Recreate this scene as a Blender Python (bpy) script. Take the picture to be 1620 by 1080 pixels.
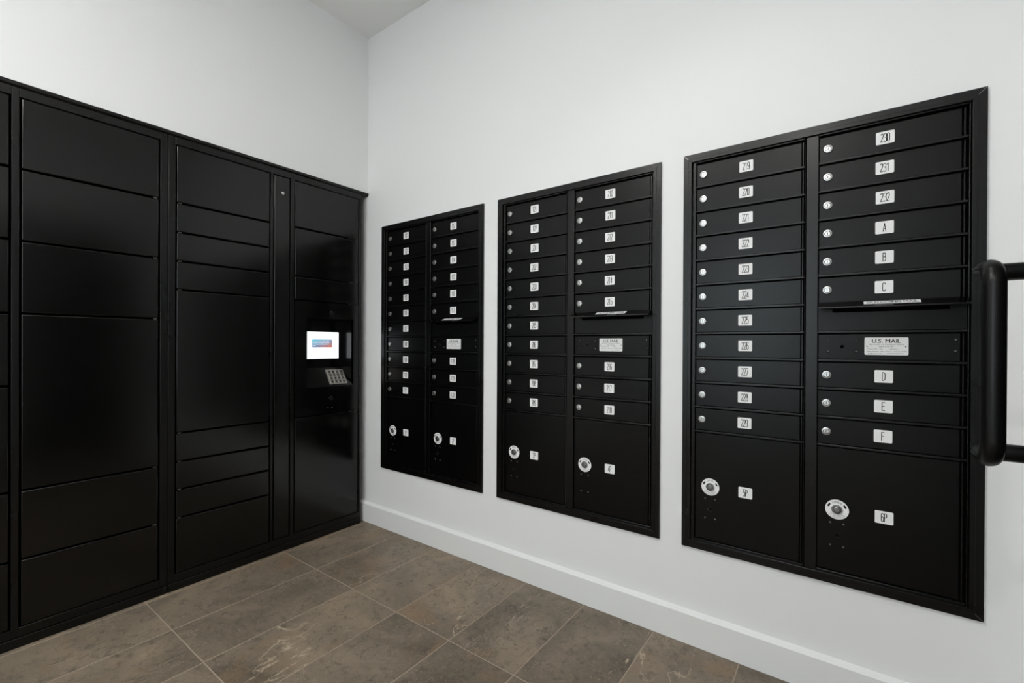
import bpy, bmesh, math, random
from mathutils import Vector, Matrix

# ------------------------------------------------------------------ reset
for o in list(bpy.data.objects):
    bpy.data.objects.remove(o, do_unlink=True)
scene = bpy.context.scene
col = scene.collection
random.seed(7)
PI = math.pi

# ------------------------------------------------------------------ camera
# room axes: mailbox wall is y = 0, locker wall is x = 0, corner at the origin, floor z = 0
YAW, PITCH, ROLL = 0.6378, -0.0030, 0.0050
CAM = Vector((2.3873, -1.7636, 1.1002))
FPX, PPX, PPY = 722.05, 802.11, 546.53
fwd = Vector((-math.sin(YAW) * math.cos(PITCH), math.cos(YAW) * math.cos(PITCH), math.sin(PITCH)))
rt0 = Vector((math.cos(YAW), math.sin(YAW), 0))
up0 = rt0.cross(fwd)
rt = rt0 * math.cos(ROLL) + up0 * math.sin(ROLL)
up = -rt0 * math.sin(ROLL) + up0 * math.cos(ROLL)
cam_data = bpy.data.cameras.new('camera')
cam_data.sensor_fit = 'HORIZONTAL'
cam_data.sensor_width = 36.0
cam_data.lens = FPX / 1620 * 36.0
cam_data.shift_x = (810 - PPX) / 1620
cam_data.shift_y = (PPY - 540) / 1620
cam_data.clip_start = 0.01
cam = bpy.data.objects.new('camera', cam_data)
col.objects.link(cam)
m3 = Matrix((rt, up, -fwd)).transposed()
cam.matrix_world = Matrix.Translation(CAM) @ m3.to_4x4()
scene.camera = cam

# ------------------------------------------------------------------ world, exposure, lamps
world = bpy.data.worlds.new('world')
scene.world = world
world.use_nodes = True
world.node_tree.nodes['Background'].inputs[0].default_value = (0.86, 0.92, 1.0, 1)
world.node_tree.nodes['Background'].inputs[1].default_value = 6.5
vs = scene.view_settings
vs.view_transform = 'Standard'
vs.look = 'None'
vs.gamma = 1.0
vs.use_curve_mapping = False
vs.exposure = -0.08
CEIL = 2.989
LAMP_W = 22.5
LAMPS = [(1.60, -1.85, 0.74), (0.95, -2.75, 0.78), (2.10, -3.15, 0.78)]
BEAM = (2.10, -0.92, 13.0)      # shielded narrow-beam downlight close to the mailboxes

# ------------------------------------------------------------------ materials
def new_mat(name):
    m = bpy.data.materials.new(name)
    m.use_nodes = True
    nt = m.node_tree
    return m, nt, nt.nodes['Principled BSDF']

def plain(name, colr, rough=0.5, metal=0.0, spec=0.5, bump=None, rvar=0.0):
    m, nt, b = new_mat(name)
    b.inputs['Base Color'].default_value = (*colr, 1)
    b.inputs['Roughness'].default_value = rough
    b.inputs['Metallic'].default_value = metal
    b.inputs['Specular IOR Level'].default_value = spec
    if bump:
        scale, strength, dist = bump
        tc = nt.nodes.new('ShaderNodeNewGeometry')
        n = nt.nodes.new('ShaderNodeTexNoise')
        n.inputs['Scale'].default_value = scale
        n.inputs['Detail'].default_value = 2
        nt.links.new(tc.outputs['Position'], n.inputs['Vector'])
        bp = nt.nodes.new('ShaderNodeBump')
        bp.inputs['Strength'].default_value = strength
        bp.inputs['Distance'].default_value = dist
        nt.links.new(n.outputs['Fac'], bp.inputs['Height'])
        nt.links.new(bp.outputs['Normal'], b.inputs['Normal'])
        if rvar:
            n2 = nt.nodes.new('ShaderNodeTexNoise')
            n2.inputs['Scale'].default_value = 3.5
            n2.inputs['Detail'].default_value = 4
            nt.links.new(tc.outputs['Position'], n2.inputs['Vector'])
            mr = nt.nodes.new('ShaderNodeMapRange')
            mr.inputs['To Min'].default_value = rough - rvar
            mr.inputs['To Max'].default_value = rough + rvar
            nt.links.new(n2.outputs['Fac'], mr.inputs['Value'])
            nt.links.new(mr.outputs['Result'], b.inputs['Roughness'])
    return m

M_WALL = plain('wall_paint', (0.87, 0.872, 0.872), 0.62, spec=0.3, bump=(220, 0.06, 0.001))
M_CEIL = plain('ceiling_paint', (0.90, 0.892, 0.872), 0.8, spec=0.2, bump=(160, 0.06, 0.001))
M_BASE = plain('baseboard_paint', (0.85, 0.855, 0.85), 0.36, spec=0.4, bump=(60, 0.02, 0.001))
M_LOCK = plain('locker_gloss_black', (0.0006, 0.0006, 0.0006), 0.20, spec=0.47, bump=(480, 0.05, 0.0006), rvar=0.04)
M_LFRM = plain('locker_frame_black', (0.0006, 0.0006, 0.0006), 0.28, spec=0.42, bump=(480, 0.08, 0.0006), rvar=0.03)
M_MAIL = plain('mailbox_powder_black', (0.0008, 0.0008, 0.0009), 0.30, spec=0.25, bump=(650, 0.10, 0.0006), rvar=0.04)
M_MTRM = plain('mailbox_trim_black', (0.0008, 0.0008, 0.0009), 0.28, spec=0.36, bump=(650, 0.08, 0.0006), rvar=0.03)
M_HOOD = plain('hood_gloss_black', (0.0010, 0.0010, 0.0011), 0.18, spec=0.5, bump=(650, 0.06, 0.0006), rvar=0.02)
M_DARK = plain('dark_cavity', (0.002, 0.002, 0.002), 0.9, spec=0.05)
M_CHROME = plain('satin_chrome', (0.62, 0.62, 0.61), 0.32, metal=1.0, bump=(900, 0.03, 0.0005))
M_STEEL = plain('dull_steel', (0.42, 0.42, 0.42), 0.34, metal=1.0, bump=(900, 0.03, 0.0005))
M_SLIT = plain('keyway_dark', (0.03, 0.03, 0.03), 0.6)
M_PLATE = plain('plate_white', (0.92, 0.92, 0.92), 0.5, spec=0.35, bump=(400, 0.02, 0.0005))
M_USPL = plain('plate_silver', (0.82, 0.82, 0.82), 0.5, spec=0.35, bump=(400, 0.02, 0.0005))
M_INK = plain('ink_black', (0.008, 0.008, 0.009), 0.6, spec=0.2)
M_RIVET = plain('rivet_black', (0.030, 0.030, 0.030), 0.24, spec=0.8, bump=(500, 0.03, 0.0005))
M_PULL = plain('pull_black', (0.0025, 0.0025, 0.0025), 0.33, spec=0.26, bump=(700, 0.02, 0.0005))
M_GROUT = plain('grout_tan', (0.39, 0.315, 0.24), 0.85, spec=0.2, bump=(300, 0.3, 0.001))
M_KEYPAD = plain('keypad_steel', (0.55, 0.53, 0.49), 0.38, metal=1.0, bump=(500, 0.05, 0.0005))
M_KEY = plain('key_steel', (0.30, 0.29, 0.27), 0.35, metal=1.0, bump=(500, 0.05, 0.0005))
M_LTRIM = plain('lamp_trim_white', (0.8, 0.8, 0.8), 0.5, bump=(200, 0.02, 0.0005))
M_DOORF = plain('door_frame_black', (0.012, 0.012, 0.012), 0.4, bump=(400, 0.05, 0.0005))

def emit(name, colr, strength):
    m, nt, b = new_mat(name)
    b.inputs['Base Color'].default_value = (*colr, 1)
    b.inputs['Emission Color'].default_value = (*colr, 1)
    b.inputs['Emission Strength'].default_value = strength
    b.inputs['Roughness'].default_value = 0.3
    return m
M_SCREEN = emit('screen_white', (0.93, 0.97, 1.0), 1.25)
M_SCRTXT = emit('screen_text', (0.9, 0.95, 1.0), 0.9)
M_LENS = emit('lamp_lens', (1.0, 0.97, 0.93), 6.0)

def banner_mat():
    m, nt, b = new_mat('screen_banner')
    tc = nt.nodes.new('ShaderNodeTexCoord')
    sp = nt.nodes.new('ShaderNodeSeparateXYZ')
    nt.links.new(tc.outputs['Generated'], sp.inputs[0])
    inv = nt.nodes.new('ShaderNodeMath'); inv.operation = 'SUBTRACT'
    inv.inputs[0].default_value = 1.0
    nt.links.new(sp.outputs['Z'], inv.inputs[1])
    ad = nt.nodes.new('ShaderNodeMath'); ad.operation = 'ADD'
    nt.links.new(sp.outputs['Y'], ad.inputs[0]); nt.links.new(inv.outputs[0], ad.inputs[1])
    hv = nt.nodes.new('ShaderNodeMath'); hv.operation = 'MULTIPLY'; hv.inputs[1].default_value = 0.5
    nt.links.new(ad.outputs[0], hv.inputs[0])
    cr = nt.nodes.new('ShaderNodeValToRGB')
    e = cr.color_ramp.elements
    e[0].position = 0.05; e[0].color = (0.02, 0.42, 0.60, 1)
    e[1].position = 0.98; e[1].color = (0.62, 0.16, 0.08, 1)
    x = cr.color_ramp.elements.new(0.55); x.color = (0.24, 0.28, 0.42, 1)
    nt.links.new(hv.outputs[0], cr.inputs[0])
    nt.links.new(cr.outputs[0], b.inputs['Base Color'])
    nt.links.new(cr.outputs[0], b.inputs['Emission Color'])
    b.inputs['Emission Strength'].default_value = 0.8
    return m
M_BANNER = banner_mat()

def glass_mat():
    m, nt, b = new_mat('door_glass')
    b.inputs['Base Color'].default_value = (0.9, 0.95, 0.93, 1)
    b.inputs['Roughness'].default_value = 0.02
    # thin clear glazing: mostly straight-through with a weak mirror
    N, K = nt.nodes, nt.links
    tr = N.new('ShaderNodeBsdfTransparent'); tr.inputs[0].default_value = (0.92, 0.96, 0.95, 1)
    mx = N.new('ShaderNodeMixShader'); mx.inputs[0].default_value = 0.08
    K.new(tr.outputs[0], mx.inputs[1]); K.new(b.outputs[0], mx.inputs[2])
    b.inputs['Metallic'].default_value = 1.0
    K.new(mx.outputs[0], N['Material Output'].inputs['Surface'])
    return m
M_GLASS = glass_mat()

def tile_mat():
    m, nt, b = new_mat('brown_marble_tile')
    N, K = nt.nodes, nt.links
    geo = N.new('ShaderNodeNewGeometry')
    oi = N.new('ShaderNodeObjectInfo')
    mul = N.new('ShaderNodeVectorMath'); mul.operation = 'SCALE'
    comb = N.new('ShaderNodeCombineXYZ')
    for k in range(3):
        K.new(oi.outputs['Random'], comb.inputs[k])
    K.new(comb.outputs[0], mul.inputs[0]); mul.inputs['Scale'].default_value = 37.0
    add = N.new('ShaderNodeVectorMath'); add.operation = 'ADD'
    K.new(geo.outputs['Position'], add.inputs[0]); K.new(mul.outputs[0], add.inputs[1])
    P = add.outputs[0]
    def noise(scale, detail=4, rough=0.55, dist=0.0, vec=None):
        n = N.new('ShaderNodeTexNoise')
        n.inputs['Scale'].default_value = scale
        n.inputs['Detail'].default_value = detail
        n.inputs['Roughness'].default_value = rough
        n.inputs['Distortion'].default_value = dist
        K.new(vec or P, n.inputs['Vector'])
        return n.outputs['Fac']
    def ramp(src, stops):
        r = N.new('ShaderNodeValToRGB')
        el = r.color_ramp.elements
        el[0].position, el[0].color = stops[0][0], (*stops[0][1], 1)
        el[1].position, el[1].color = stops[-1][0], (*stops[-1][1], 1)
        for p, c in stops[1:-1]:
            e = el.new(p); e.color = (*c, 1)
        K.new(src, r.inputs[0])
        return r.outputs[0]
    def fac(src, a, b_, c0=0.0, c1=1.0):
        r = N.new('ShaderNodeMapRange')
        r.inputs['From Min'].default_value = a; r.inputs['From Max'].default_value = b_
        r.inputs['To Min'].default_value = c0; r.inputs['To Max'].default_value = c1
        K.new(src, r.inputs['Value']); return r.outputs['Result']
    def math_(op, a, b_):
        n = N.new('ShaderNodeMath'); n.operation = op
        for i, v in enumerate((a, b_)):
            if isinstance(v, (int, float)): n.inputs[i].default_value = v
            else: K.new(v, n.inputs[i])
        return n.outputs[0]
    def mix(f, c1, c2):
        n = N.new('ShaderNodeMix'); n.data_type = 'RGBA'
        if isinstance(f, (int, float)): n.inputs[0].default_value = f
        else: K.new(f, n.inputs[0])
        for i, c in ((6, c1), (7, c2)):
            if isinstance(c, tuple): n.inputs[i].default_value = (*c, 1)
            else: K.new(c, n.inputs[i])
        return n.outputs[2]
    basec = ramp(noise(2.6, 7, 0.62, 0.7), [(0.30, (0.108, 0.087, 0.065)), (0.44, (0.184, 0.148, 0.110)),
                                          (0.56, (0.245, 0.196, 0.144)), (0.70, (0.335, 0.255, 0.178))])
    grain = noise(70, 6, 0.75)
    basec = mix(fac(grain, 0.46, 0.70, 0, 0.42), basec, (0.300, 0.245, 0.185))
    basec = mix(fac(noise(30, 5, 0.72, 0.4), 0.52, 0.66, 0, 0.55), basec, (0.070, 0.057, 0.044))
    # rusty patches
    basec = mix(fac(noise(2.3, 6, 0.66, 1.0), 0.54, 0.70, 0, 0.6), basec, (0.275, 0.175, 0.095))
    # long cream veins
    mp = N.new('ShaderNodeMapping')
    mp.inputs['Rotation'].default_value = (0, 0, 0.62)
    mp.inputs['Scale'].default_value = (1.0, 0.30, 1.0)
    K.new(P, mp.inputs['Vector'])
    v1 = noise(2.8, 6, 0.55, 0.45, mp.outputs[0])
    ridge = math_('ABSOLUTE', math_('SUBTRACT', v1, 0.5), 0.0)
    width = fac(noise(11, 3, 0.6), 0.35, 0.75, 0.0016, 0.0075)
    vein = math_('SUBTRACT', 1.0, math_('MINIMUM', math_('DIVIDE', ridge, width), 1.0))
    mask = fac(noise(2.9, 4, 0.55), 0.50, 0.60)
    vein = math_('MULTIPLY', vein, mask)
    basec = mix(math_('MULTIPLY', vein, 0.9), basec, (0.56, 0.45, 0.32))
    # short broken threads
    v2 = noise(8.0, 6, 0.66, 0.8, mp.outputs[0])
    r2 = fac(math_('ABSOLUTE', math_('SUBTRACT', v2, 0.53), 0.0), 0.0, 0.006, 1.0, 0.0)
    m2 = fac(noise(4.5, 4, 0.6, 0.3), 0.50, 0.62)
    basec = mix(math_('MULTIPLY', math_('MULTIPLY', r2, m2), 0.55), basec, (0.50, 0.42, 0.32))
    # dark cracks beside them
    r3 = fac(math_('ABSOLUTE', math_('SUBTRACT', v2, 0.50), 0.0), 0.0, 0.008, 1.0, 0.0)
    basec = mix(math_('MULTIPLY', math_('MULTIPLY', r3, m2), 0.8), basec, (0.045, 0.036, 0.028))
    # pale flecks
    vo = N.new('ShaderNodeTexVoronoi'); vo.inputs['Scale'].default_value = 105
    K.new(P, vo.inputs['Vector'])
    fl = fac(vo.outputs['Distance'], 0.12, 0.26, 1.0, 0.0)
    fm = fac(noise(7.5, 5, 0.7), 0.44, 0.60)
    basec = mix(math_('MULTIPLY', math_('MULTIPLY', fl, fm), 0.6), basec, (0.50, 0.43, 0.33))
    K.new(basec, b.inputs['Base Color'])
    b.inputs['Specular IOR Level'].default_value = 0.35
    K.new(fac(noise(8, 4), 0.3, 0.7, 0.42, 0.55), b.inputs['Roughness'])
    bp = N.new('ShaderNodeBump'); bp.inputs['Strength'].default_value = 0.12; bp.inputs['Distance'].default_value = 0.001
    K.new(grain, bp.inputs['Height']); K.new(bp.outputs[0], b.inputs['Normal'])
    return m
M_TILE = tile_mat()

# ------------------------------------------------------------------ mesh helpers
class MB:
    """collects geometry; build() links it as one mesh object"""
    def __init__(self):
        self.v, self.f, self.m, self.s = [], [], [], []
    def poly(self, pts, mat=0, smooth=False):
        i = len(self.v); self.v += [tuple(p) for p in pts]
        self.f.append(tuple(range(i, i + len(pts)))); self.m.append(mat); self.s.append(smooth)
    def box(self, x0, x1, y0, y1, z0, z1, mat=0):
        i = len(self.v)
        self.v += [(x0, y0, z0), (x1, y0, z0), (x1, y1, z0), (x0, y1, z0),
                   (x0, y0, z1), (x1, y0, z1), (x1, y1, z1), (x0, y1, z1)]
        for q in ((0, 3, 2, 1), (4, 5, 6, 7), (0, 1, 5, 4), (1, 2, 6, 5), (2, 3, 7, 6), (3, 0, 4, 7)):
            self.f.append(tuple(i + k for k in q)); self.m.append(mat); self.s.append(False)
        return self
    def prism(self, pts2, to3, a, b, mat=0):
        """extrude a 2D polygon between parameters a and b; to3(p2, t) -> 3D"""
        n = len(pts2); i = len(self.v)
        self.v += [tuple(to3(p, a)) for p in pts2] + [tuple(to3(p, b)) for p in pts2]
        self.f.append(tuple(i + k for k in range(n))[::-1]); self.m.append(mat); self.s.append(False)
        self.f.append(tuple(i + n + k for k in range(n))); self.m.append(mat); self.s.append(False)
        for k in range(n):
            q = (k + 1) % n
            self.f.append((i + k, i + q, i + n + q, i + n + k)); self.m.append(mat); self.s.append(False)
    def lathe_y(self, cx, cz, prof, seg=28, mats=None):
        """prof: list of (radius, y); turned round an axis parallel to y; facing -y"""
        rings = []
        for r, y in prof:
            i = len(self.v)
            if r <= 1e-9:
                self.v.append((cx, y, cz)); rings.append([i] * seg)
            else:
                self.v += [(cx + r * math.cos(2 * PI * k / seg), y, cz + r * math.sin(2 * PI * k / seg)) for k in range(seg)]
                rings.append([i + k for k in range(seg)])
        for j in range(len(rings) - 1):
            a, c = rings[j], rings[j + 1]
            for k in range(seg):
                q = (k + 1) % seg
                f = [a[k], a[q], c[q], c[k]]
                g = []
                for t in f:
                    if t not in g: g.append(t)
                if len(g) >= 3:
                    self.f.append(tuple(g)); self.m.append(mats[j] if mats else 0); self.s.append(False)
    def add2d(self, tris, place, mat=0):
        """tris: list of 2D polygons; place(p2) -> 3D"""
        for t in tris:
            self.poly([place(p) for p in t], mat)
    def mesh(self, name, mats, bevel=0.0, seg=1, fixn=True):
        me = bpy.data.meshes.new(name)
        me.from_pydata(self.v, [], self.f)
        if not isinstance(mats, (list, tuple)): mats = [mats]
        for m in mats: me.materials.append(m)
        me.polygons.foreach_set('material_index', self.m)
        me.polygons.foreach_set('use_smooth', self.s)
        if bevel or fixn:
            bm = bmesh.new(); bm.from_mesh(me)
            if bevel:
                es = [e for e in bm.edges if len(e.link_faces) == 2 and e.calc_face_angle(0) > 0.5]
                rb = bmesh.ops.bevel(bm, geom=es, offset=bevel, segments=seg, affect='EDGES', profile=0.5, clamp_overlap=True)
                if seg > 1:
                    for fc in rb['faces']: fc.smooth = True
            if fixn: bmesh.ops.recalc_face_normals(bm, faces=bm.faces[:])
            bm.to_mesh(me); bm.free()
        me.update()
        return me
    def build(self, name, mats, parent=None, loc=(0, 0, 0), **kw):
        return link(name, self.mesh(name, mats, **kw), parent, loc)

def link(name, me, parent=None, loc=(0, 0, 0)):
    o = bpy.data.objects.new(name, me)
    col.objects.link(o)
    o.location = loc
    if parent: o.parent = parent
    return o

def empty(name, loc):
    o = bpy.data.objects.new(name, None); col.objects.link(o)
    o.location = loc; o.empty_display_size = 0.05
    return o

def tag(o, label=None, cat=None, group=None, kind=None):
    if label: o['label'] = label
    if cat: o['category'] = cat
    if group: o['group'] = group
    if kind: o['kind'] = kind
    return o

def round_rect(w, h, r, n=4):
    pts = []
    for cx, cy, a0 in ((w / 2 - r, h / 2 - r, 0), (-w / 2 + r, h / 2 - r, PI / 2), (-w / 2 + r, -h / 2 + r, PI), (w / 2 - r, -h / 2 + r, 1.5 * PI)):
        for k in range(n + 1):
            a = a0 + PI / 2 * k / n
            pts.append((cx + r * math.cos(a), cy + r * math.sin(a)))
    return pts

# ---- narrow stroke lettering for the number plates (unit box 1 x 1)
def arc(cx, cy, rx, ry, a0, a1, n=10):
    return [(cx + rx * math.cos(math.radians(a0 + (a1 - a0) * k / n)), cy + ry * math.sin(math.radians(a0 + (a1 - a0) * k / n))) for k in range(n + 1)]
def glyph(c):
    q = 0.16
    if c == '0': return [arc(.5, 1 - q, .5, q, 0, 180) + arc(.5, q, .5, q, 180, 360) + [(1, 1 - q)]]
    if c == '1': return [[(.12, .84), (.55, 1), (.55, 0)]]
    if c == '2': return [arc(.5, 1 - q, .5, q, 170, 0) + [(1, .70), (.90, .58), (0, .06), (0, 0), (1, 0)]]
    if c == '3': return [arc(.5, 1 - q, .5, q, 165, 0) + [(1, .66)] + arc(.52, .66, .48, .13, 0, -75, 5) + [(.40, .53)],
                         [(.40, .53)] + arc(.52, .38, .48, .15, 75, 0, 5) + [(1, q)] + arc(.5, q, .5, q, 0, -165)]
    if c == '4': return [[(.72, 0), (.72, 1), (0, .28), (0, .25), (1, .25)]]
    if c == '5': return [[(.95, 1), (.08, 1), (.08, .55)] + arc(.5, .48, .5, q, 130, 0, 8) + [(1, q)] + arc(.5, q, .5, q, 0, -165)]
    if c == '6': return [arc(.5, 1 - q, .5, q, 15, 180) + [(0, q)] + arc(.5, q, .5, q, 180, 360) + [(1, .42)] + arc(.5, .42, .5, q, 0, 180)]
    if c == '7': return [[(0, 1), (1, 1), (1, .94), (.32, 0)]]
    if c == '8': return [arc(.5, .86, .42, .14, 0, 360, 16) , [(.08, .86), (.08, .68)] + arc(.5, .68, .42, .14, 180, 360) + [(.92, .86)],
                         arc(.5, .40, .5, .14, 0, 180) + [(0, q)] + arc(.5, q, .5, q, 180, 360) + [(1, .40)]]
    if c == '9': return [arc(.5, q, .5, q, 195, 360) + [(1, 1 - q)] + arc(.5, 1 - q, .5, q, 0, 180) + [(0, .58)] + arc(.5, .58, .5, q, 180, 360)]
    if c == 'A': return [[(0, 0), (.5, 1), (1, 0)], [(.18, .32), (.82, .32)]]
    if c == 'B': return [[(0, 0), (0, 1), (.5, 1)] + arc(.5, .77, .44, .23, 90, -90) + [(0, .54)], [(.5, .54)] + arc(.5, .27, .5, .27, 90, -90) + [(0, 0)]]
    if c == 'C': return [arc(.5, 1 - q, .5, q, 0, 180) + arc(.5, q, .5, q, 180, 360)]
    if c == 'D': return [[(0, 0), (0, 1), (.35, 1)] + arc(.35, .75, .65, .25, 90, 0) + arc(.35, .25, .65, .25, 0, -90) + [(0, 0)]]
    if c == 'E': return [[(1, 1), (0, 1), (0, 0), (1, 0)], [(0, .52), (.85, .52)]]
    if c == 'F': return [[(1, 1), (0, 1), (0, 0)], [(0, .52), (.85, .52)]]
    if c == 'P': return [[(0, 0), (0, 1), (.5, 1)] + arc(.5, .75, .5, .25, 90, -90) + [(0, .50)]]
    return []
def strokes(text, w, h, gap, sw):
    """quads (2D) for the text, centred on the origin"""
    out = []
    tot = len(text) * w + (len(text) - 1) * gap
    x0 = -tot / 2
    for c in text:
        for line in glyph(c):
            pts = [(x0 + px * w, -h / 2 + py * h) for px, py in line]
            for (ax, ay), (bx, by) in zip(pts, pts[1:]):
                dx, dy = bx - ax, by - ay
                L = math.hypot(dx, dy)
                if L < 1e-7: continue
                dx, dy = dx / L, dy / L
                e = sw * 0.35
                nx, ny = -dy * sw / 2, dx * sw / 2
                out.append([(ax - dx * e + nx, ay - dy * e + ny), (ax - dx * e - nx, ay - dy * e - ny),
                            (bx + dx * e - nx, by + dy * e - ny), (bx + dx * e + nx, by + dy * e + ny)])
        x0 += w + gap
    return out

# ---- printed sans lettering from the built-in font
_gl = {}
def font_glyph(c):
    if c in _gl: return _gl[c]
    cu = bpy.data.curves.new('glyph', 'FONT'); cu.body = c; cu.size = 1.0; cu.resolution_u = 2
    ob = bpy.data.objects.new('glyph', cu); col.objects.link(ob)
    dg = bpy.context.evaluated_depsgraph_get()
    me = ob.evaluated_get(dg).to_mesh()
    polys = [[(me.vertices[i].co.x, me.vertices[i].co.y) for i in p.vertices] for p in me.polygons]
    ob.evaluated_get(dg).to_mesh_clear()
    bpy.data.objects.remove(ob, do_unlink=True); bpy.data.curves.remove(cu)
    xs = [p[0] for q in polys for p in q] or [0, 0.2]
    _gl[c] = (polys, min(xs), max(xs))
    return _gl[c]
def text_polys(s, height, xs=1.0, track=0.0):
    """polygons of a line of text, centred in x, sitting on y = 0, cap height = height"""
    k = height / 0.70
    out, x = [], 0.0
    for c in s:
        if c == ' ':
            x += 0.30 * k * xs; continue
        polys, a, b = font_glyph(c)
        for q in polys: out.append([((px - a) * k * xs + x, py * k) for px, py in q])
        x += ((b - a) * k + 0.09 * k) * xs + track
    w = x - 0.09 * k * xs - track
    return [[(px - w / 2, py) for px, py in q] for q in out], w
def arc_text(s, height, radius, mid_deg, top=True, xs=1.0):
    """text bent round a circle, centred on mid_deg"""
    k = height / 0.70
    adv, tot = [], 0.0
    for c in s:
        if c == ' ': w, g = 0.30 * k * xs, None
        else:
            polys, a, b = font_glyph(c); w, g = ((b - a) + 0.11) * k * xs, (polys, a, b)
        adv.append((w, g)); tot += w
    out, x = [], -tot / 2
    for w, g in adv:
        if g:
            mx = x + w / 2
            ang = math.radians(mid_deg) + (-mx / radius if top else mx / radius)
            tx, ty = (math.sin(ang), -math.cos(ang)) if top else (-math.sin(ang), math.cos(ang))
            ux, uy = (math.cos(ang), math.sin(ang)) if top else (-math.cos(ang), -math.sin(ang))
            ox, oy = radius * math.cos(ang), radius * math.sin(ang)
            for q in g[0]:
                out.append([(ox + tx * ((px - (g[1] + g[2]) / 2) * k * xs) + ux * py * k,
                             oy + ty * ((px - (g[1] + g[2]) / 2) * k * xs) + uy * py * k) for px, py in q])
        x += w
    return out

# ------------------------------------------------------------------ the room shell
XR = 2.80          # inner face of the wall with the entrance door
YB = -3.90         # inner face of the wall behind the camera
PX = [0.1452, 1.0270, 1.9011]          # left edges of the three mailbox units
PW, ZB, ZT = 0.7906, 0.3566, 1.8005    # outer width, bottom and top of the trim
LZ = 2.012                             # top of the lockers
LEFT_END = -1.955                      # left side of the locker run

# mailbox wall with three openings
wb = MB()
xs = [-0.62]
for x in PX: xs += [x + 0.026, x + PW - 0.026]
xs += [XR + 0.12]
zs = [0.0, ZB + 0.016, ZT - 0.016, CEIL]
for i in range(len(xs) - 1):
    for j in range(3):
        if j == 1 and i % 2 == 1: continue
        wb.poly([(xs[i], 0, zs[j]), (xs[i + 1], 0, zs[j]), (xs[i + 1], 0, zs[j + 1]), (xs[i], 0, zs[j + 1])])
for x in PX:
    a, b, c, d = x + 0.026, x + PW - 0.026, zs[1], zs[2]
    wb.poly([(a, 0, c), (b, 0, c), (b, 0.16, c), (a, 0.16, c)])
    wb.poly([(a, 0, d), (a, 0.16, d), (b, 0.16, d), (b, 0, d)])
    wb.poly([(a, 0, c), (a, 0.16, c), (a, 0.16, d), (a, 0, d)])
    wb.poly([(b, 0, c), (b, 0, d), (b, 0.16, d), (b, 0.16, c)])
wb.poly([(xs[0], 0.16, 0), (xs[-1], 0.16, 0), (xs[-1], 0.16, CEIL), (xs[0], 0.16, CEIL)])
tag(wb.build('wall_right', M_WALL, fixn=False), kind='structure')

# locker wall: over the lockers, and down to the floor left of them
wl = MB()
wl.box(-0.15, 0.0, LEFT_END - 0.01, 0.0, LZ + 0.018, CEIL)
wl.box(-0.15, 0.0, YB, LEFT_END - 0.01, 0.0, CEIL)
tag(wl.build('wall_left', M_WALL), kind='structure')
ab = MB()
ab.box(-0.62, -0.60, LEFT_END - 0.05, 0.0, 0.0, LZ + 0.25)
ab.box(-0.60, -0.15, LEFT_END - 0.05, 0.0, LZ + 0.20, LZ + 0.25)
ab.box(-0.60, -0.15, LEFT_END - 0.05, LEFT_END - 0.03, 0.0, LZ + 0.20)
tag(ab.build('wall_alcove', M_WALL), kind='structure')

# wall with the entrance door, wall behind the camera, ceiling
DY0, DY1, DH = -1.36, -0.40, 2.13
wd = MB()
wd.box(XR, XR + 0.12, DY1, 0.0, 0.0, CEIL)
wd.box(XR, XR + 0.12, YB, DY0, 0.0, CEIL)
wd.box(XR, XR + 0.12, DY0, DY1, DH, CEIL)
tag(wd.build('wall_front', M_WALL), kind='structure')
WX0, WX1, WZ0, WZ1 = 0.95, 2.05, 0.60, 2.30
wk = MB()
wk.box(-0.15, WX0, YB - 0.12, YB, 0.0, CEIL); wk.box(WX1, XR + 0.12, YB - 0.12, YB, 0.0, CEIL)
wk.box(WX0, WX1, YB - 0.12, YB, 0.0, WZ0); wk.box(WX0, WX1, YB - 0.12, YB, WZ1, CEIL)
tag(wk.build('wall_back', M_WALL), kind='structure')
ce = MB(); ce.box(-0.15, XR + 0.12, YB - 0.12, 0.16, CEIL, CEIL + 0.1)
tag(ce.build('ceiling', M_CEIL), kind='structure')

# window behind the camera
win = tag(empty('window_1', (WX0, YB - 0.06, WZ0)), kind='structure')
ww, wh = WX1 - WX0, WZ1 - WZ0
wf = MB()
wf.box(0.001, 0.05, -0.03, 0.03, 0.001, wh - 0.001); wf.box(ww - 0.05, ww - 0.001, -0.03, 0.03, 0.001, wh - 0.001)
wf.box(0.05, ww - 0.05, -0.03, 0.03, 0.001, 0.05); wf.box(0.05, ww - 0.05, -0.03, 0.03, wh - 0.05, wh - 0.001)
wf.box(ww / 2 - 0.02, ww / 2 + 0.02, -0.03, 0.03, 0.05, wh - 0.05)
wf.build('window_frame', M_DOORF, win, bevel=0.002)
for a, b in ((0.048, ww / 2 - 0.018), (ww / 2 + 0.018, ww - 0.048)):
    g = MB(); g.box(a, b, -0.004, 0.004, 0.048, wh - 0.048); g.build('window_pane', M_GLASS, win)

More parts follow.
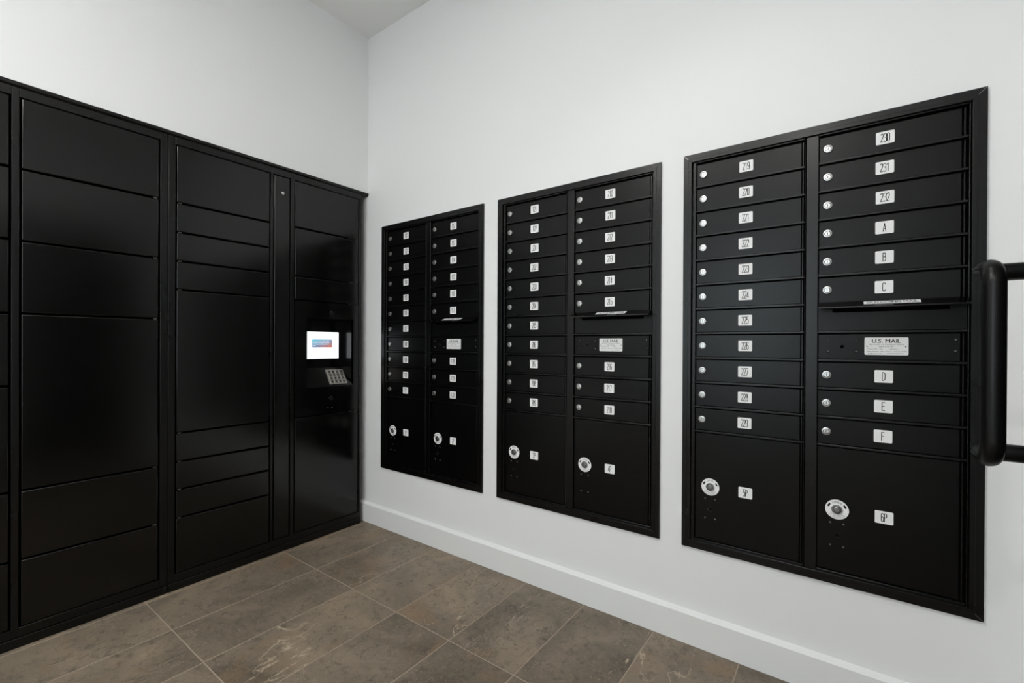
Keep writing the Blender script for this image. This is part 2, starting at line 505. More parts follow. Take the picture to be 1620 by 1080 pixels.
# floor: grout bed with separate tiles
TX0, TSX, TY0, TSY, GR = 0.026, 0.2960, -0.530, 0.5925, 0.0040
fb = MB(); fb.box(-0.62, XR + 0.12, YB - 0.12, 0.16, -0.06, -0.0007)
floor = tag(fb.build('floor', M_GROUT), kind='structure')
tile_meshes = {}
def tile(x0, x1, y0, y1):
    w, h = round(x1 - x0, 4), round(y1 - y0, 4)
    if (w, h) not in tile_meshes:
        t = MB(); t.box(0, w, 0, h, -0.009, 0)
        tile_meshes[(w, h)] = t.mesh('floor_tile', M_TILE, bevel=0.0007)
    link('floor_tile', tile_meshes[(w, h)], floor, (x0, y0, 0))
xl = [-0.12] + [TX0 + TSX * k for k in range(0, 10)] + [XR + 0.0]
yl = [0.0, TY0] + [TY0 - TSY * k for k in range(1, 6)] + [YB]
for i in range(len(xl) - 1):
    for j in range(len(yl) - 1):
        a, b = xl[i] + GR / 2, xl[i + 1] - GR / 2
        d, c = yl[j] - GR / 2, yl[j + 1] + GR / 2
        if b - a < 0.01 or d - c < 0.01: continue
        tile(a, b, c, d)

# baseboards
BH, BT = 0.1105, 0.0186
bb = MB()
bb.prism([(0.0, 0.001), (-BT, 0.001), (-BT, BH - 0.0008), (-BT + 0.0006, BH), (-0.0004, BH + 0.0110), (0.0, BH + 0.0112)],
         lambda p, t: (t, p[0], p[1]), -0.60, XR)
tag(bb.build('baseboard_right', M_BASE), kind='structure')
bl = MB(); bl.box(0, BT, YB + BT, LEFT_END - 0.012, 0.001, BH)
tag(bl.build('baseboard_left', M_BASE, bevel=0.0015, seg=2), kind='structure')
bk = MB(); bk.box(BT, XR - BT, YB, YB + BT, 0.001, BH)
tag(bk.build('baseboard_back', M_BASE, bevel=0.0015, seg=2), kind='structure')
bf = MB()
bf.box(XR - BT, XR, DY1 + 0.02, -BT, 0.001, BH); bf.box(XR - BT, XR, YB + BT, DY0 - 0.02, 0.001, BH)
tag(bf.build('baseboard_front', M_BASE, bevel=0.0015, seg=2), kind='structure')

# black closing trim between lockers and wall
tr = MB()
tr.prism([(-0.03, LZ + 0.001), (0.001, LZ + 0.001), (0.006, LZ + 0.006), (0.007, LZ + 0.018), (-0.03, LZ + 0.018)],
         lambda p, t: (p[0], t, p[1]), LEFT_END - 0.01, 0.0)
tag(tr.build('trim_1', M_LFRM, bevel=0.001, seg=2), kind='structure')

# ------------------------------------------------------------------ mailbox units
PITCH_Z = 0.0892
RAIL_T = 0.0073
def rail(k): return 1.6825 - PITCH_Z * k            # top of the rail under row k
OPEN_T, OPEN_B = 1.7660, 0.3935
COLS = [dict(o0=0.0436, o1=0.3784, d0=0.0448, d1=0.3687, s0=0.3713, s1=0.3749, f0=0.0325, f1=0.3812),
        dict(o0=0.4154, o1=0.7559, d0=0.4166, d1=0.7429, s0=0.7464, s1=0.7506, f0=0.3824, f1=0.7601)]
FY = -0.005       # face of the frame
DYF = 0.0030      # face of the doors
def zl(z): return z - ZB

# shared meshes -----------------------------------------------------
def mesh_door(w, h):
    b = MB(); b.box(0, w, DYF, DYF + 0.010, 0, h)
    return b.mesh('mailbox_door', M_MAIL, bevel=0.0010, seg=2)
def mesh_strip(w, h):
    b = MB(); b.box(0, w, DYF - 0.0012, DYF + 0.008, 0, h)
    return b.mesh('hinge_strip', M_MTRM, bevel=0.0006)
DOOR_H = PITCH_Z - RAIL_T - 0.0040
me_door = [mesh_door(c['d1'] - c['d0'], DOOR_H) for c in COLS]
me_strip = [mesh_strip(c['s1'] - c['s0'], DOOR_H) for c in COLS]
PAR_T = rail(10) - RAIL_T - 0.0032
PAR_H = PAR_T - OPEN_B - 0.0010
me_pdoor = [mesh_door(c['d1'] - c['d0'], PAR_H) for c in COLS]
me_pstrip = [mesh_strip(c['s1'] - c['s0'], PAR_H) for c in COLS]

def mesh_lock():
    b = MB()
    b.lathe_y(0, 0, [(0.0126, DYF), (0.0126, DYF - 0.0030), (0.0114, DYF - 0.0052), (0.0084, DYF - 0.0058), (0.0078, DYF - 0.0036),
                     (0.0071, DYF - 0.0036), (0.0067, DYF - 0.0044), (0.0, DYF - 0.0044)], 32, [0, 0, 0, 2, 1, 2, 0])
    b.box(-0.0008, 0.0008, DYF - 0.0046, DYF - 0.004, -0.0044, 0.0044, 1)
    b.box(-0.0011, 0.0011, DYF - 0.0046, DYF - 0.004, -0.0010, 0.0010, 1)
    return b.mesh('lock', [M_CHROME, M_SLIT, M_STEEL])
me_lock = mesh_lock()

def mesh_parcel_lock():
    b = MB()
    y = DYF - 0.0012
    b.lathe_y(0, 0, [(0.0145, y), (0.0145, y - 0.0030), (0.0128, y - 0.0052), (0.0112, y - 0.0052), (0.0104, y - 0.0026), (0.0090, y - 0.0026),
                     (0.0084, y - 0.0058), (0.0068, y - 0.0062), (0.0062, y - 0.0040), (0.0054, y - 0.0040), (0.0050, y - 0.0050), (0, y - 0.0050)],
              36, [0, 0, 0, 0, 1, 0, 0, 0, 1, 0, 0])
    b.box(-0.0007, 0.0007, y - 0.0054, y - 0.0048, -0.0034, 0.0034, 1)
    return b.mesh('lock', [M_STEEL, M_SLIT])
me_plock = mesh_parcel_lock()

def mesh_open_label():
    b = MB()
    y0, y1, yt = DYF, DYF - 0.0010, DYF - 0.0012
    b.lathe_y(0, 0, [(0.0304, y0), (0.0304, y1 + 0.0002), (0.0300, y1), (0.0, y1)], 56, [0, 0, 0])
    pl = lambda p: (p[0], yt, p[1])
    b.add2d(arc_text('OPEN', 0.0062, 0.0202, 90, True, 1.0), pl, 1)
    b.add2d(arc_text('KEY WILL REMAIN IN', 0.0026, 0.0216, 270, False, 1.05), pl, 1)
    b.add2d(arc_text('LOCK AFTER OPENING DOOR', 0.0026, 0.0270, 270, False, 1.0), pl, 1)
    # curved arrows either side of the word
    for sgn in (1, -1):
        a0, a1, a2 = 90 - sgn * 47, 90 - sgn * 66, 90 - sgn * 76
        r0, r1 = 0.0212, 0.0262
        n = 4
        for k in range(n):
            u, w = math.radians(a0 + (a1 - a0) * k / n), math.radians(a0 + (a1 - a0) * (k + 1) / n)
            b.poly([pl((r * math.cos(t), r * math.sin(t))) for r, t in ((r0, u), (r1, u), (r1, w), (r0, w))], 1)
        u, w = math.radians(a1), math.radians(a2)
        b.poly([pl((r * math.cos(t), r * math.sin(t))) for r, t in ((r0 - 0.0016, u), (r1 + 0.0016, u), ((r0 + r1) / 2, w))], 1)
    return b.mesh('open_label', [M_PLATE, M_INK])
me_open = mesh_open_label()

def mesh_rivet():
    b = MB()
    b.lathe_y(0, 0, [(0.0042, DYF), (0.0040, DYF - 0.0010), (0.0032, DYF - 0.0022), (0.0018, DYF - 0.0030), (0.0, DYF - 0.0033)], 16)
    return b.mesh('rivet', M_RIVET)
me_rivet = mesh_rivet()
def mesh_keyhole(r):
    b = MB()
    b.lathe_y(0, 0, [(r + 0.0008, DYF), (r + 0.0006, DYF - 0.0008), (r, DYF - 0.0008), (r - 0.0004, DYF - 0.0001), (0, DYF - 0.0001)], 24, [0, 0, 0, 1])  # no bore: near-black centre disc paints in the shade of the hole
    return b.mesh('keyhole', [M_RIVET, M_DARK])
me_keyhole = mesh_keyhole(0.0062)

_plates = {}
def mesh_plate(text):
    if text in _plates: return _plates[text]
    b = MB()
    b.prism(round_rect(0.0430, 0.0372, 0.0030), lambda p, t: (p[0], t, p[1]), DYF, DYF - 0.0012)
    b.add2d(strokes(text, 0.0064 if len(text) < 2 else 0.0053, 0.0240, 0.0020, 0.0019), lambda p: (p[0], DYF - 0.0014, p[1]), 1)
    _plates[text] = b.mesh('number_plate', [M_PLATE, M_INK], fixn=False)
    return _plates[text]

def mesh_us_plate():
    b = MB()
    w, h = 0.1012, 0.0528
    b.prism(round_rect(w, h, 0.0035), lambda p, t: (p[0], t, p[1]), DYF, DYF - 0.0012)
    pl = lambda cx, cy: (lambda p: (p[0] + cx, DYF - 0.0014, p[1] + cy))
    def line(s, hh, cx, cy, fit):
        q, wd_ = text_polys(s, hh)
        k = fit / wd_
        b.add2d([[(px * k, py) for px, py in t] for t in q], pl(cx, cy), 1)
    line('U.S. MAIL', 0.0118, 0, 0.0098, 0.066)
    # thicken the headline by a second slightly shifted print
    q, wd_ = text_polys('U.S. MAIL', 0.0118)
    b.add2d([[(px * 0.066 / wd_, py) for px, py in t] for t in q], pl(0.0006, 0.0098), 1)
    line('Approved by the Postmaster General', 0.0034, 0, 0.0036, 0.081)
    line('USPS-STD-4C', 0.0034, 0, -0.0034, 0.035)
    line('Model 3700', 0.0024, -0.032, -0.0098, 0.022)
    line('S/N', 0.0024, -0.012, -0.0098, 0.006)
    line('Mfg Date', 0.0024, 0.018, -0.0098, 0.017)
    line('Salsbury Industries', 0.0024, -0.031, -0.0166, 0.028)
    line('1010 E. 62nd St.', 0.0024, 0.000, -0.0166, 0.024)
    line('Los Angeles CA 90001', 0.0024, 0.031, -0.0166, 0.032)
    line('mailboxes.com', 0.0028, -0.026, -0.0232, 0.033)
    line('1-800-MAILBOX', 0.0028, 0.022, -0.0232, 0.038)
    for s in (-1, 1):
        b.lathe_y(s * 0.0445, -0.0016, [(0.0018, DYF - 0.0012), (0.0012, DYF - 0.0022), (0, DYF - 0.0024)], 10, [2, 2])
    return b.mesh('approval_plate', [M_USPL, M_INK, M_RIVET], fixn=False)
me_us = mesh_us_plate()

def mesh_frame(c, outgoing):
    b = MB()
    f0, f1, o0, o1 = c['f0'], c['f1'], c['o0'], c['o1']
    b.box(f0, o0, FY, 0.012, zl(0.3766), zl(1.7805))
    b.box(o1, f1, FY, 0.012, zl(0.3766), zl(1.7805))
    b.box(o0, o1, FY, 0.012, zl(OPEN_T), zl(1.7805))
    b.box(o0, o1, FY, 0.012, zl(0.3766), zl(OPEN_B))
    for k in range(11):
        if outgoing and k == 5: continue
        b.box(o0, o1, FY + 0.0004, 0.012, zl(rail(k) - RAIL_T), zl(rail(k)))
    return b.mesh('face_frame', M_MTRM, bevel=0.0017, seg=3)
me_frame = [mesh_frame(COLS[0], False), mesh_frame(COLS[1], True)]

def mesh_body():
    b = MB(); b.box(0.0345, 0.7585, 0.0145, 0.150, zl(0.3785), zl(1.7785))
    return b.mesh('cabinet_body', M_DARK)
me_body = mesh_body()

# mitred trim
PROF = [(0.0, -0.0002), (0.0, -0.0095), (0.0006, -0.0102), (0.0172, -0.0102), (0.0178, -0.0118), (0.0284, -0.0118), (0.0295, -0.0106), (0.0295, -0.0002)]
def mesh_trim(side):
    b = MB()
    H = ZT - ZB
    g = 0.00012
    def corner(d, which):
        return {'bl': (d, d), 'br': (PW - d, d), 'tr': (PW - d, H - d), 'tl': (d, H - d)}[which]
    ends = {'bottom': ('bl', 'br'), 'right': ('br', 'tr'), 'top': ('tr', 'tl'), 'left': ('tl', 'bl')}[side]
    v = {'bottom': (1, 0), 'right': (0, 1), 'top': (-1, 0), 'left': (0, -1)}[side]
    def to3(p, t):
        cx, cz = corner(p[0], ends[int(t)])
        s = g if t == 0 else -g
        return (cx + v[0] * s, p[1], cz + v[1] * s)
    b.prism(PROF, to3, 0, 1)
    return b.mesh('trim_strip', M_MTRM, bevel=0.0004, seg=2)
me_trim = [mesh_trim(s) for s in ('bottom', 'right', 'top', 'left')]
def mesh_seam(sx, sz):
    b = MB()
    d0, d1, w = 0.0008, 0.0172, 0.00045
    a, c = Vector((sx * d0, 0, sz * d0)), Vector((sx * d1, 0, sz * d1))
    n = Vector((-sz, 0, sx)).normalized() * w
    y = Vector((0, -0.0104, 0)); z = Vector((0, -0.004, 0))
    q = [a - n, a + n, c + n, c - n]
    b.poly([p + y for p in q])
    for i in range(4):
        p, r = q[i], q[(i + 1) % 4]
        b.poly([p + z, r + z, r + y, p + y])
    return b.mesh('mitre_seam', M_STEEL)

def mesh_out_panel():
    c = COLS[1]
    b = MB()
    x0, x1, z0, z1 = c['o0'] + 0.0006, c['o1'] - 0.0006, zl(rail(6) + 0.0010), zl(rail(5) + 0.0016)
    s0, s1, t0, t1 = 0.4528, 0.7218, zl(1.2045), zl(1.2175)
    b.box(x0, s0, DYF - 0.001, DYF + 0.010, z0, z1); b.box(s1, x1, DYF - 0.001, DYF + 0.010, z0, z1)
    b.box(s0, s1, DYF - 0.001, DYF + 0.010, z0, t0); b.box(s0, s1, DYF - 0.001, DYF + 0.010, t1, z1)
    return b.mesh('outgoing_panel', M_MAIL)
me_out = mesh_out_panel()
HOOD_A = Vector((0, -0.0010, rail(5) + 0.0016))     # hinge line of the hood
HOOD_B = Vector((0, -0.0500, 1.2190))               # front edge of the hood
def mesh_hood():
    b = MB()
    a, e, t = HOOD_A, HOOD_B, 0.0014
    prof = [(a.y, a.z), (e.y, e.z), (e.y, e.z - 0.0042), (e.y + t, e.z - 0.0042), (e.y + t * 1.4, e.z - t), (a.y, a.z - t)]
    b.prism([(y, zl(z)) for y, z in prof], lambda p, s: (s, p[0], p[1]), 0.4175, 0.7570)
    return b.mesh('slot_hood', M_HOOD, bevel=0.0006, seg=2)
me_hood = mesh_hood()
def mesh_out_label():
    b = MB()
    e, a = HOOD_B, HOOD_A
    d = (a - e); L = d.length; d /= L
    nrm = Vector((0, d.z, -d.y)).normalized()
    if nrm.z < 0: nrm = -nrm
    s0, s1 = 0.016, 0.042
    def at(x, s, lift): q = e + d * s + nrm * lift; return (x, q.y, zl(q.z))
    x0, x1 = 0.5300, 0.6580
    lo = [at(x0, s0, 0.0001), at(x1, s0, 0.0001), at(x1, s1, 0.0001), at(x0, s1, 0.0001)]
    hi = [at(x0, s0, 0.0006), at(x1, s0, 0.0006), at(x1, s1, 0.0006), at(x0, s1, 0.0006)]
    b.poly(hi, 0)
    for i in range(4): b.poly([lo[i], lo[(i + 1) % 4], hi[(i + 1) % 4], hi[i]], 0)
    q, w = text_polys('OUTGOING MAIL', 0.0170)
    k = 0.116 / w
    for dx in (0.0, 0.0005):
        b.add2d([[(px * k + dx, py) for px, py in t] for t in q], lambda p: at((x0 + x1) / 2 + p[0], s0 + 0.0045 + p[1], 0.0009), 1)
    return b.mesh('outgoing_label', [M_PLATE, M_INK], fixn=False)
me_outlab = mesh_out_label()

def nplate(text, parent, x, z): return link('number_plate', mesh_plate(text), parent, (x, 0, z))

def mailbox_unit(px, left, right_a, right_b, parcels, label, seams):
    u = tag(empty('mailbox_unit', (px, 0, ZB)), label, 'mailbox', 'wall mailbox banks')
    link('cabinet_body', me_body, u)
    for m in me_trim: link('trim_strip', m, u)
    for sx, sz in seams:
        link('mitre_seam', mesh_seam(sx, sz), u, (0 if sx > 0 else PW, 0, 0 if sz > 0 else ZT - ZB))
    for m in me_frame: link('face_frame', m, u)
    def row_door(ci, k, text):
        c = COLS[ci]
        d = link('mailbox_door', me_door[ci], u, (c['d0'], 0, zl(rail(k) + 0.0008)))
        d['label'] = 'black mailbox door with white plate marked ' + text
        link('hinge_strip', me_strip[ci], d, (c['s0'] - c['d0'], 0, 0))
        lk = link('lock', me_lock, d, (0.0225, 0, 1.7225 - rail(0) - 0.0008))
        lk.rotation_euler = (0, random.uniform(-0.08, 0.08), 0)
        lk['label'] = 'round satin chrome cam lock'
        nplate(text, d, 0.1618 + random.uniform(-0.0006, 0.0006), 1.7228 - rail(0) - 0.0008 + random.uniform(-0.0006, 0.0006))
    for k, t in enumerate(left): row_door(0, k, t)
    for k, t in enumerate(right_a): row_door(1, k, t)
    for k, t in enumerate(right_b): row_door(1, 8 + k, t)
    # outgoing slot
    link('outgoing_panel', me_out, u)
    hd = link('slot_hood', me_hood, u)
    link('outgoing_label', me_outlab, hd)['label'] = 'white strip label reading OUTGOING MAIL'
    # fixed approval panel
    c = COLS[1]
    p = link('approval_panel', me_door[1], u, (c['d0'], 0, zl(rail(7) + 0.0008)))
    link('hinge_strip', me_strip[1], p, (c['s0'] - c['d0'], 0, 0))
    zz = rail(7) + 0.0008
    link('approval_plate', me_us, p, (0.5838 - c['d0'], 0, 1.1000 - zz))['label'] = 'silver plate headed U.S. MAIL'
    for x in (0.4428, 0.5135, 0.7336):
        for z in ((1.1156, 1.0825) if x < 0.7 else (1.1190, 1.0865)):
            link('rivet', me_rivet, p, (x - c['d0'], 0, z - zz))
    link('keyhole', me_keyhole, p, (0.4783 - c['d0'], 0, 1.0976 - zz))
    # parcel compartments
    for ci, t in enumerate(parcels):
        c = COLS[ci]
        d = link('parcel_door', me_pdoor[ci], u, (c['d0'], 0, zl(OPEN_B + 0.0010)))
        d['label'] = 'tall black parcel compartment door marked ' + t
        z0 = OPEN_B + 0.0010
        link('hinge_strip', me_pstrip[ci], d, (c['s0'] - c['d0'], 0, 0))
        x = 0.0515
        link('open_label', me_open, d, (x, 0, 0.5874 - z0))['label'] = 'round white label reading OPEN'
        link('lock', me_plock, d, (x, 0, 0.5874 - z0))
        nplate(t, d, 0.1655, 0.5880 - z0)
        for dx in (-0.017, 0.017):
            for z in (0.5430, 0.4725): link('rivet', me_rivet, d, (x + dx, 0, z - z0))
        link('keyhole', me_keyhole, d, (x, 0, 0.5065 - z0))
    return u

R = lambda a, b: [str(i) for i in range(a, b + 1)]
mailbox_unit(PX[0], R(101, 111), R(112, 117), R(118, 120), ['1P', '2P'],
             'black wall mailbox bank with doors 101 to 120, nearest the lockers', [])
mailbox_unit(PX[1], ['121', '122'] + R(201, 209), R(210, 215), R(216, 218), ['3P', '4P'],
             'black wall mailbox bank with doors 121 to 218, middle of the three', [])
mailbox_unit(PX[2], R(219, 229), ['230', '231', '232', 'A', 'B', 'C'], ['D', 'E', 'F'], ['5P', '6P'],
             'black wall mailbox bank with doors 219 to 232 and A to F', [(1, -1), (-1, -1), (-1, 1)])

# ------------------------------------------------------------------ parcel lockers
# local axes of a locker: origin at the floor, at its right front corner; y runs to the left as negative
GAP = 0.0066
VG = 0.0058
def slab(y0, y1, z0, z1, x=0.0, th=0.02, mat=None, bev=0.0034):
    b = MB(); b.box(x - th, x, y0, y1, z0, z1)
    return b.mesh('locker_door', mat or M_LOCK, bevel=bev, seg=4)
def mesh_pin():
    b = MB(); b.lathe_y(0, 0, [(0, 0.006), (0.0016, 0.006), (0.0016, -0.006), (0, -0.006)], 10)
    return b.mesh('hinge_pin', M_STEEL)
me_pin = mesh_pin()

def locker_unit(y_right, y_left, cols, label):
    """cols: list of (y0, y1, [z splits top to bottom], kind, pin_side)"""
    u = tag(empty('parcel_locker', (0, y_right, 0)), label, 'locker', 'parcel lockers')
    W = y_right - y_left
    b = MB()
    b.box(-0.55, -0.125, -W + 0.0012, -0.0012, 0.036, LZ - 0.001)
    bo = b.build('locker_body', M_DARK, u)
    # face frame: stiles, head and foot rails
    f = MB()
    ys = sorted([(c[0] - y_right - VG * 0.25, c[1] - y_right + VG * 0.25) for c in cols])
    edges = [-W + 0.0011] + [v for p in ys for v in p] + [-0.0011]
    for i in range(0, len(edges), 2): f.box(-0.03, 0.0, edges[i], edges[i + 1], 0.0365, LZ)
    for a, c in ys:
        f.box(-0.03, 0.0, a, c, 1.9795, LZ)
        f.box(-0.03, 0.0, a, c, 0.0365, 0.0700)
    f.build('face_frame', M_LFRM, u, bevel=0.0014, seg=2)
    k = MB(); k.box(-0.5, 0.0040, -W + 0.0014, -0.0014, 0.0, 0.0350)
    k.build('plinth', M_LFRM, u, bevel=0.0026, seg=3)
    for y0, y1, zz, kind, side in cols:
        a, c = y0 - y_right + VG * 0.75, y1 - y_right - VG * 0.75
        for i in range(len(zz) - 1):
            top, bot = zz[i] - GAP * 0.5, zz[i + 1] + GAP * 0.5
            if kind == 'kiosk' and abs(zz[i] - 1.3364) < 1e-6:
                kiosk(u, a, c, bot, top, y_right); continue
            nm = 'access_panel' if kind == 'panel' else 'locker_door'
            d = link(nm, slab(0, c - a, 0, top - bot), u, (-0.0004, a, bot))
            if kind == 'panel':
                lk = MB()
                lk.lathe_y(0, 0, [(0.0078, 0), (0.0078, -0.003), (0.0066, -0.0045), (0.0046, -0.0045), (0.0042, -0.003), (0, -0.003)], 24, [0, 0, 0, 0, 0])
                lk.box(-0.0028, 0.0028, -0.0034, -0.0028, -0.0008, 0.0008, 1)
                lo = lk.build('lock', [M_CHROME, M_SLIT], d, (0.0, -0.5349 - y_right - a, 1.8904 - bot))
                lo.rotation_euler = (0, 0, PI / 2)
                lo['label'] = 'small round chrome lock'
            elif i > 0:
                link('hinge_pin', me_pin, d, (-0.0035, (c - a) - 0.012 if side > 0 else 0.012, top - bot + GAP * 0.5))
    return u

def kiosk(u, a, c, z0, z1, yr):
    """fascia with a recessed touchscreen and a sloping keypad ledge"""
    oy0, oy1, oz0, oz1, dp = -0.3965 - yr - a, -0.1020 - yr - a, 0.8520 - z0, 1.2430 - z0, 0.110
    w, h = c - a, z1 - z0
    b = MB()
    b.box(-0.02, 0, 0, oy0, 0, h); b.box(-0.02, 0, oy1, w, 0, h)
    b.box(-0.02, 0, oy0, oy1, 0, oz0); b.box(-0.02, 0, oy0, oy1, oz1, h)
    # recess lining
    lt = oz0 + 0.105
    b.poly([(-dp, oy0, lt), (-dp, oy1, lt), (-dp, oy1, oz1), (-dp, oy0, oz1)])
    b.poly([(0, oy1, oz0), (0, oy1, oz1), (-dp, oy1, oz1), (-dp, oy1, oz0)])
    b.poly([(0, oy0, oz0), (-dp, oy0, oz0), (-dp, oy0, oz1), (0, oy0, oz1)])
    b.poly([(0, oy0, oz1), (-dp, oy0, oz1), (-dp, oy1, oz1), (0, oy1, oz1)])
    ld = 0.066
    b.poly([(0, oy0, oz0), (0, oy1, oz0), (-ld, oy1, lt), (-ld, oy0, lt)])
    b.poly([(-ld, oy0, lt), (-ld, oy1, lt), (-dp, oy1, lt), (-dp, oy0, lt)])
    p = b.build('kiosk_fascia', M_LOCK, u, (-0.0004, a, z0), fixn=False)
    p['label'] = 'recessed console panel with touchscreen and keypad'
    # cut the body behind the recess: a dark liner is enough, the body starts further back there
    Y = lambda y: y - yr - a
    s = MB(); s.box(-dp + 0.0004, -dp + 0.004, Y(-0.343), Y(-0.1320), 1.0090 - z0, 1.1675 - z0, 0)
    sc = s.build('touchscreen', M_SCREEN, p)
    sc['label'] = 'lit white touchscreen with a coloured banner'
    bn = MB(); bn.box(-dp + 0.0041, -dp + 0.0045, Y(-0.3035), Y(-0.1770), 1.0755 - z0, 1.1230 - z0, 0)
    bn.build('screen_banner', M_BANNER, p)
    tx = MB()
    for i, (l0, l1) in enumerate([(-0.297, -0.192), (-0.297, -0.190), (-0.297, -0.196), (-0.297, -0.280)]):
        zc = 1.1145 - 0.0098 * i - z0
        y = l0
        while y < l1 - 0.004:
            e = min(y + random.choice((0.010, 0.014, 0.018)), l1)
            tx.box(-dp + 0.0046, -dp + 0.0048, Y(y), Y(e - 0.003), zc - 0.0018, zc + 0.0018, 0)
            y = e
    tx.build('screen_lines', M_SCRTXT, p)
    # keypad lying on the slope
    d = Vector((-ld, 0, 0.105)); L = d.length; d.normalize()
    n = Vector((0.105, 0, ld)).normalized()
    def at(s_, y, lift): q = Vector((0, 0, oz0)) + d * s_ + n * lift; return (q.x, y, q.z)
    kp = MB()
    def brick(s0, s1, y0, y1, l0, l1, mat):
        q = [(s0, y0), (s0, y1), (s1, y1), (s1, y0)]
        lo, hi = [at(s_, y, l0) for s_, y in q], [at(s_, y, l1) for s_, y in q]
        kp.poly(hi, mat)
        for i in range(4): kp.poly([lo[i], lo[(i + 1) % 4], hi[(i + 1) % 4], hi[i]], mat)
    ks0, ks1, ky0, ky1 = 0.012, 0.109, Y(-0.2520), Y(-0.1385)
    brick(ks0, ks1, ky0, ky1, 0.0002, 0.0030, 0)
    for i in range(4):
        for j in range(4):
            s0 = ks0 + 0.008 + i * 0.0215; y0 = ky0 + 0.010 + j * 0.0250
            brick(s0, s0 + 0.0165, y0, y0 + 0.0190, 0.0030, 0.0056, 1)
            brick(s0 + 0.004, s0 + 0.0125, y0 + 0.0065, y0 + 0.0125, 0.0056, 0.0058, 2)
    kp.build('keypad', [M_KEYPAD, M_KEY, M_INK], p)['label'] = 'steel keypad with sixteen square keys'
    # round camera window, lock and two tiny screws
    for nm, y, z, r in (('camera_lens', -0.2478, 1.2757, 0.0105), ('lock', -0.2497, 0.7841, 0.0105), ('screw', -0.2676, 0.7294, 0.0028), ('screw', -0.2422, 0.7285, 0.0028)):
        q = MB()
        q.lathe_y(0, 0, [(r, 0), (r, -0.0016), (r * 0.8, -0.0026), (r * 0.62, -0.0026), (r * 0.55, -0.0012), (0, -0.0016)], 20,
                  [0, 0, 0, 1, 1])
        o = q.build(nm, [M_STEEL if nm == 'screw' else M_RIVET, M_DARK if nm != 'screw' else M_STEEL], p, (0, Y(y), z - z0))
        o.rotation_euler = (0, 0, PI / 2)

T0, B0 = 1.9795, 0.0700
YR2, YJ = -0.0455, -1.0415
locker_unit(YR2, YJ, [
    (-1.0125, -0.5975, [T0, 1.7220, 1.5915, 1.4635, 1.3364, 0.6960, 0.5686, 0.4439, 0.3171, B0], 'door', -1),
    (-0.5815, -0.4915, [T0, B0], 'panel', 1),
    (-0.4690, -0.0635, [T0, 1.7270, 1.4650, 1.3364, 0.6960, B0], 'kiosk', 1)],
    'black parcel locker cabinet with lit touchscreen and keypad by the corner')
locker_unit(YJ, LEFT_END, [
    (-1.4885, -1.0705, [T0, 1.7225, 1.4645, 1.2025, 0.5626, 0.3135, B0], 'door', 1),
    (-1.9260, -1.5105, [T0, 1.7225, 1.4645, 1.2025, 0.9420, 0.5626, 0.3135, B0], 'door', -1)],
    'black parcel locker cabinet of wide blank doors, left of the touchscreen cabinet')

# ------------------------------------------------------------------ entrance door with the black pull
door = tag(empty('door_1', (XR, DY1, 0)), kind='structure')
DW = DY1 - DY0
jb = MB()
for y0, y1, z0, z1 in ((-0.045, -0.001, 0.001, DH - 0.001), (-DW + 0.001, -DW + 0.045, 0.001, DH - 0.001), (-DW + 0.045, -0.045, DH - 0.046, DH - 0.001)):
    jb.box(0.0, 0.118, y0, y1, z0, z1)
jb.build('door_frame', M_DOORF, door, bevel=0.002)
lf = MB()
ly0, ly1, lz0, lz1, sw = -DW + 0.049, -0.049, 0.008, DH - 0.050, 0.085
lf.box(0.012, 0.056, ly0, ly0 + sw, lz0, lz1); lf.box(0.012, 0.056, ly1 - sw, ly1, lz0, lz1)
lf.box(0.012, 0.056, ly0 + sw, ly1 - sw, lz0, lz0 + 0.20); lf.box(0.012, 0.056, ly0 + sw, ly1 - sw, lz1 - sw, lz1)
lf.build('door_leaf', M_DOORF, door, bevel=0.002)
gp = MB(); gp.box(0.030, 0.038, ly0 + sw - 0.005, ly1 - sw + 0.005, lz0 + 0.195, lz1 - sw + 0.005)
gp.build('door_panel', M_DOORF, door)

def sweep(path, r, seg=24):
    """tube along a list of points, parallel-transported frame, closed ends"""
    b = MB()
    P = [Vector(p) for p in path]
    T = [(P[min(i + 1, len(P) - 1)] - P[max(i - 1, 0)]).normalized() for i in range(len(P))]
    nrm = T[0].orthogonal().normalized()
    rings = []
    for i, p in enumerate(P):
        if i:
            nrm = (nrm - T[i] * nrm.dot(T[i])).normalized()
        bi = T[i].cross(nrm)
        k = len(b.v)
        b.v += [tuple(p + (nrm * math.cos(2 * PI * j / seg) + bi * math.sin(2 * PI * j / seg)) * r) for j in range(seg)]
        rings.append(k)
    for a, c in zip(rings, rings[1:]):
        for j in range(seg):
            q = (j + 1) % seg
            b.f.append((a + j, a + q, c + q, c + j)); b.m.append(0); b.s.append(True)
    for k, rev in ((rings[0], True), (rings[-1], False)):
        idx = tuple(range(k, k + seg)); b.f.append(idx[::-1] if rev else idx); b.m.append(0); b.s.append(False)
    return b
def fillet(pts, rad, n=10):
    out = [Vector(pts[0])]
    for i in range(1, len(pts) - 1):
        p, a, c = Vector(pts[i]), Vector(pts[i - 1]), Vector(pts[i + 1])
        u, w = (a - p).normalized(), (c - p).normalized()
        ang = u.angle(w); t = rad / math.tan(ang / 2)
        s, e = p + u * t, p + w * t
        cen = p + (u + w).normalized() * (rad / math.sin(ang / 2))
        for k in range(n + 1):
            f_ = k / n
            v0, v1 = s - cen, e - cen
            th = v0.angle(v1)
            out.append(cen + (v0 * math.sin((1 - f_) * th) + v1 * math.sin(f_ * th)) / math.sin(th))
    out.append(Vector(pts[-1]))
    return out
HY, HX, HYG = -0.500, 2.5985, -0.600     # post line, grip line
HZT, HZB, HR = 1.2425, 0.8985, 0.0166
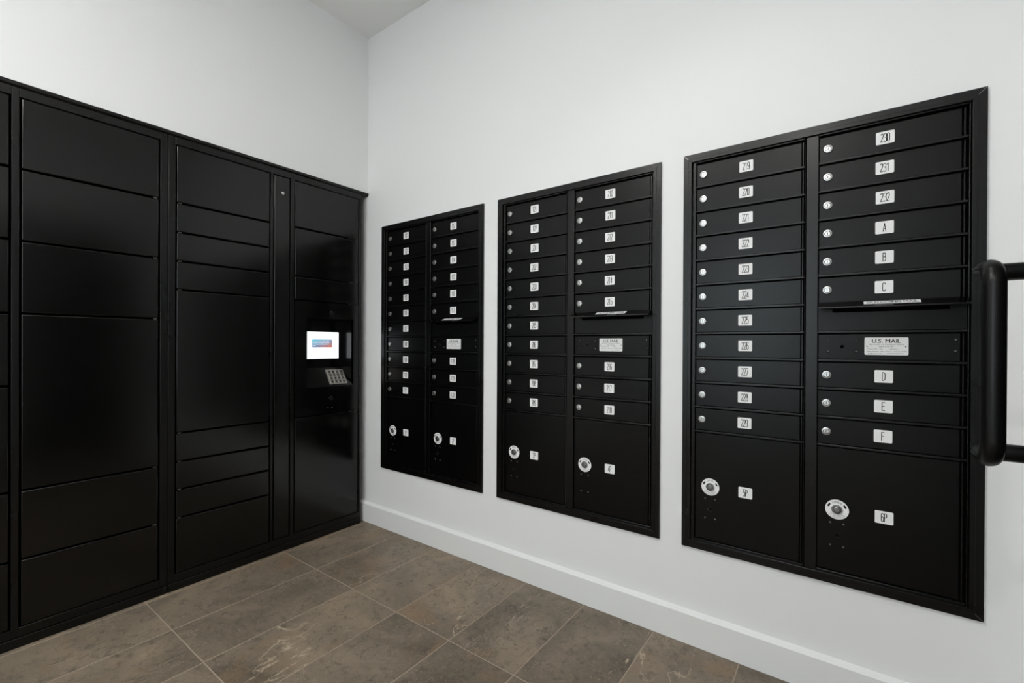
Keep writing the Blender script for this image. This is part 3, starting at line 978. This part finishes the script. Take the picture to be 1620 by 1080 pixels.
pts = [(XR + 0.012, HY, HZT), (HX, HY, HZT), (HX, HYG, HZT), (HX, HYG, HZB), (HX, HY, HZB), (XR + 0.012, HY, HZB)]
loc = [(x - XR, y - DY1, z) for x, y, z in pts]
ho = sweep(fillet(loc, 0.034), HR).build('pull_handle', M_PULL, door, fixn=False)
ho['label'] = 'black tubular door pull jutting in at the right edge'

# ------------------------------------------------------------------ recessed downlights
def mesh_down_trim():
    b = MB()
    seg = 40
    def ring(r, z): return [(r * math.cos(2 * PI * k / seg), r * math.sin(2 * PI * k / seg), z) for k in range(seg)]
    pr = [(0.085, -0.0002), (0.085, -0.003), (0.080, -0.005), (0.066, -0.004), (0.060, -0.0015), (0.060, -0.0002)]
    rs = [ring(r, z) for r, z in pr]
    for A, C in zip(rs, rs[1:]):
        for k in range(seg):
            q = (k + 1) % seg
            b.poly([A[k], A[q], C[q], C[k]])
    return b.mesh('trim_ring', M_LTRIM)
def mesh_down_lens():
    b = MB()
    b.poly([(0.0598 * math.cos(2 * PI * k / 40), 0.0598 * math.sin(2 * PI * k / 40), -0.0012) for k in range(40)])
    return b.mesh('lens', M_LENS, fixn=False)
me_dt, me_dl = mesh_down_trim(), mesh_down_lens()
where = ['in the middle of the room', 'in line with the parcel lockers', 'nearest the window', 'over the right mailbox bank']
for (x, y, k), w in zip(LAMPS + [BEAM], where):
    d = tag(empty('downlight', (x, y, CEIL)), 'round white recessed ceiling downlight ' + w, 'downlight', 'ceiling downlights')
    link('trim_ring', me_dt, d); link('lens', me_dl, d)
    L = bpy.data.lights.new('downlight_lamp', 'AREA')
    L.shape = 'DISK'; L.size = 0.118
    L.energy = LAMP_W * k; L.color = (1.0, 0.985, 0.965)
    if w == 'over the right mailbox bank':
        bpy.data.lights.remove(L)
        L = bpy.data.lights.new('downlight_lamp', 'SPOT')
        L.energy = k; L.color = (1.0, 0.985, 0.965)
        L.spot_size = math.radians(114); L.spot_blend = 0.5; L.shadow_soft_size = 0.05
    lo = bpy.data.objects.new('downlight_lamp', L); col.objects.link(lo)
    lo.parent = d; lo.location = (0, 0, -0.0025 if L.type == 'AREA' else -0.058)
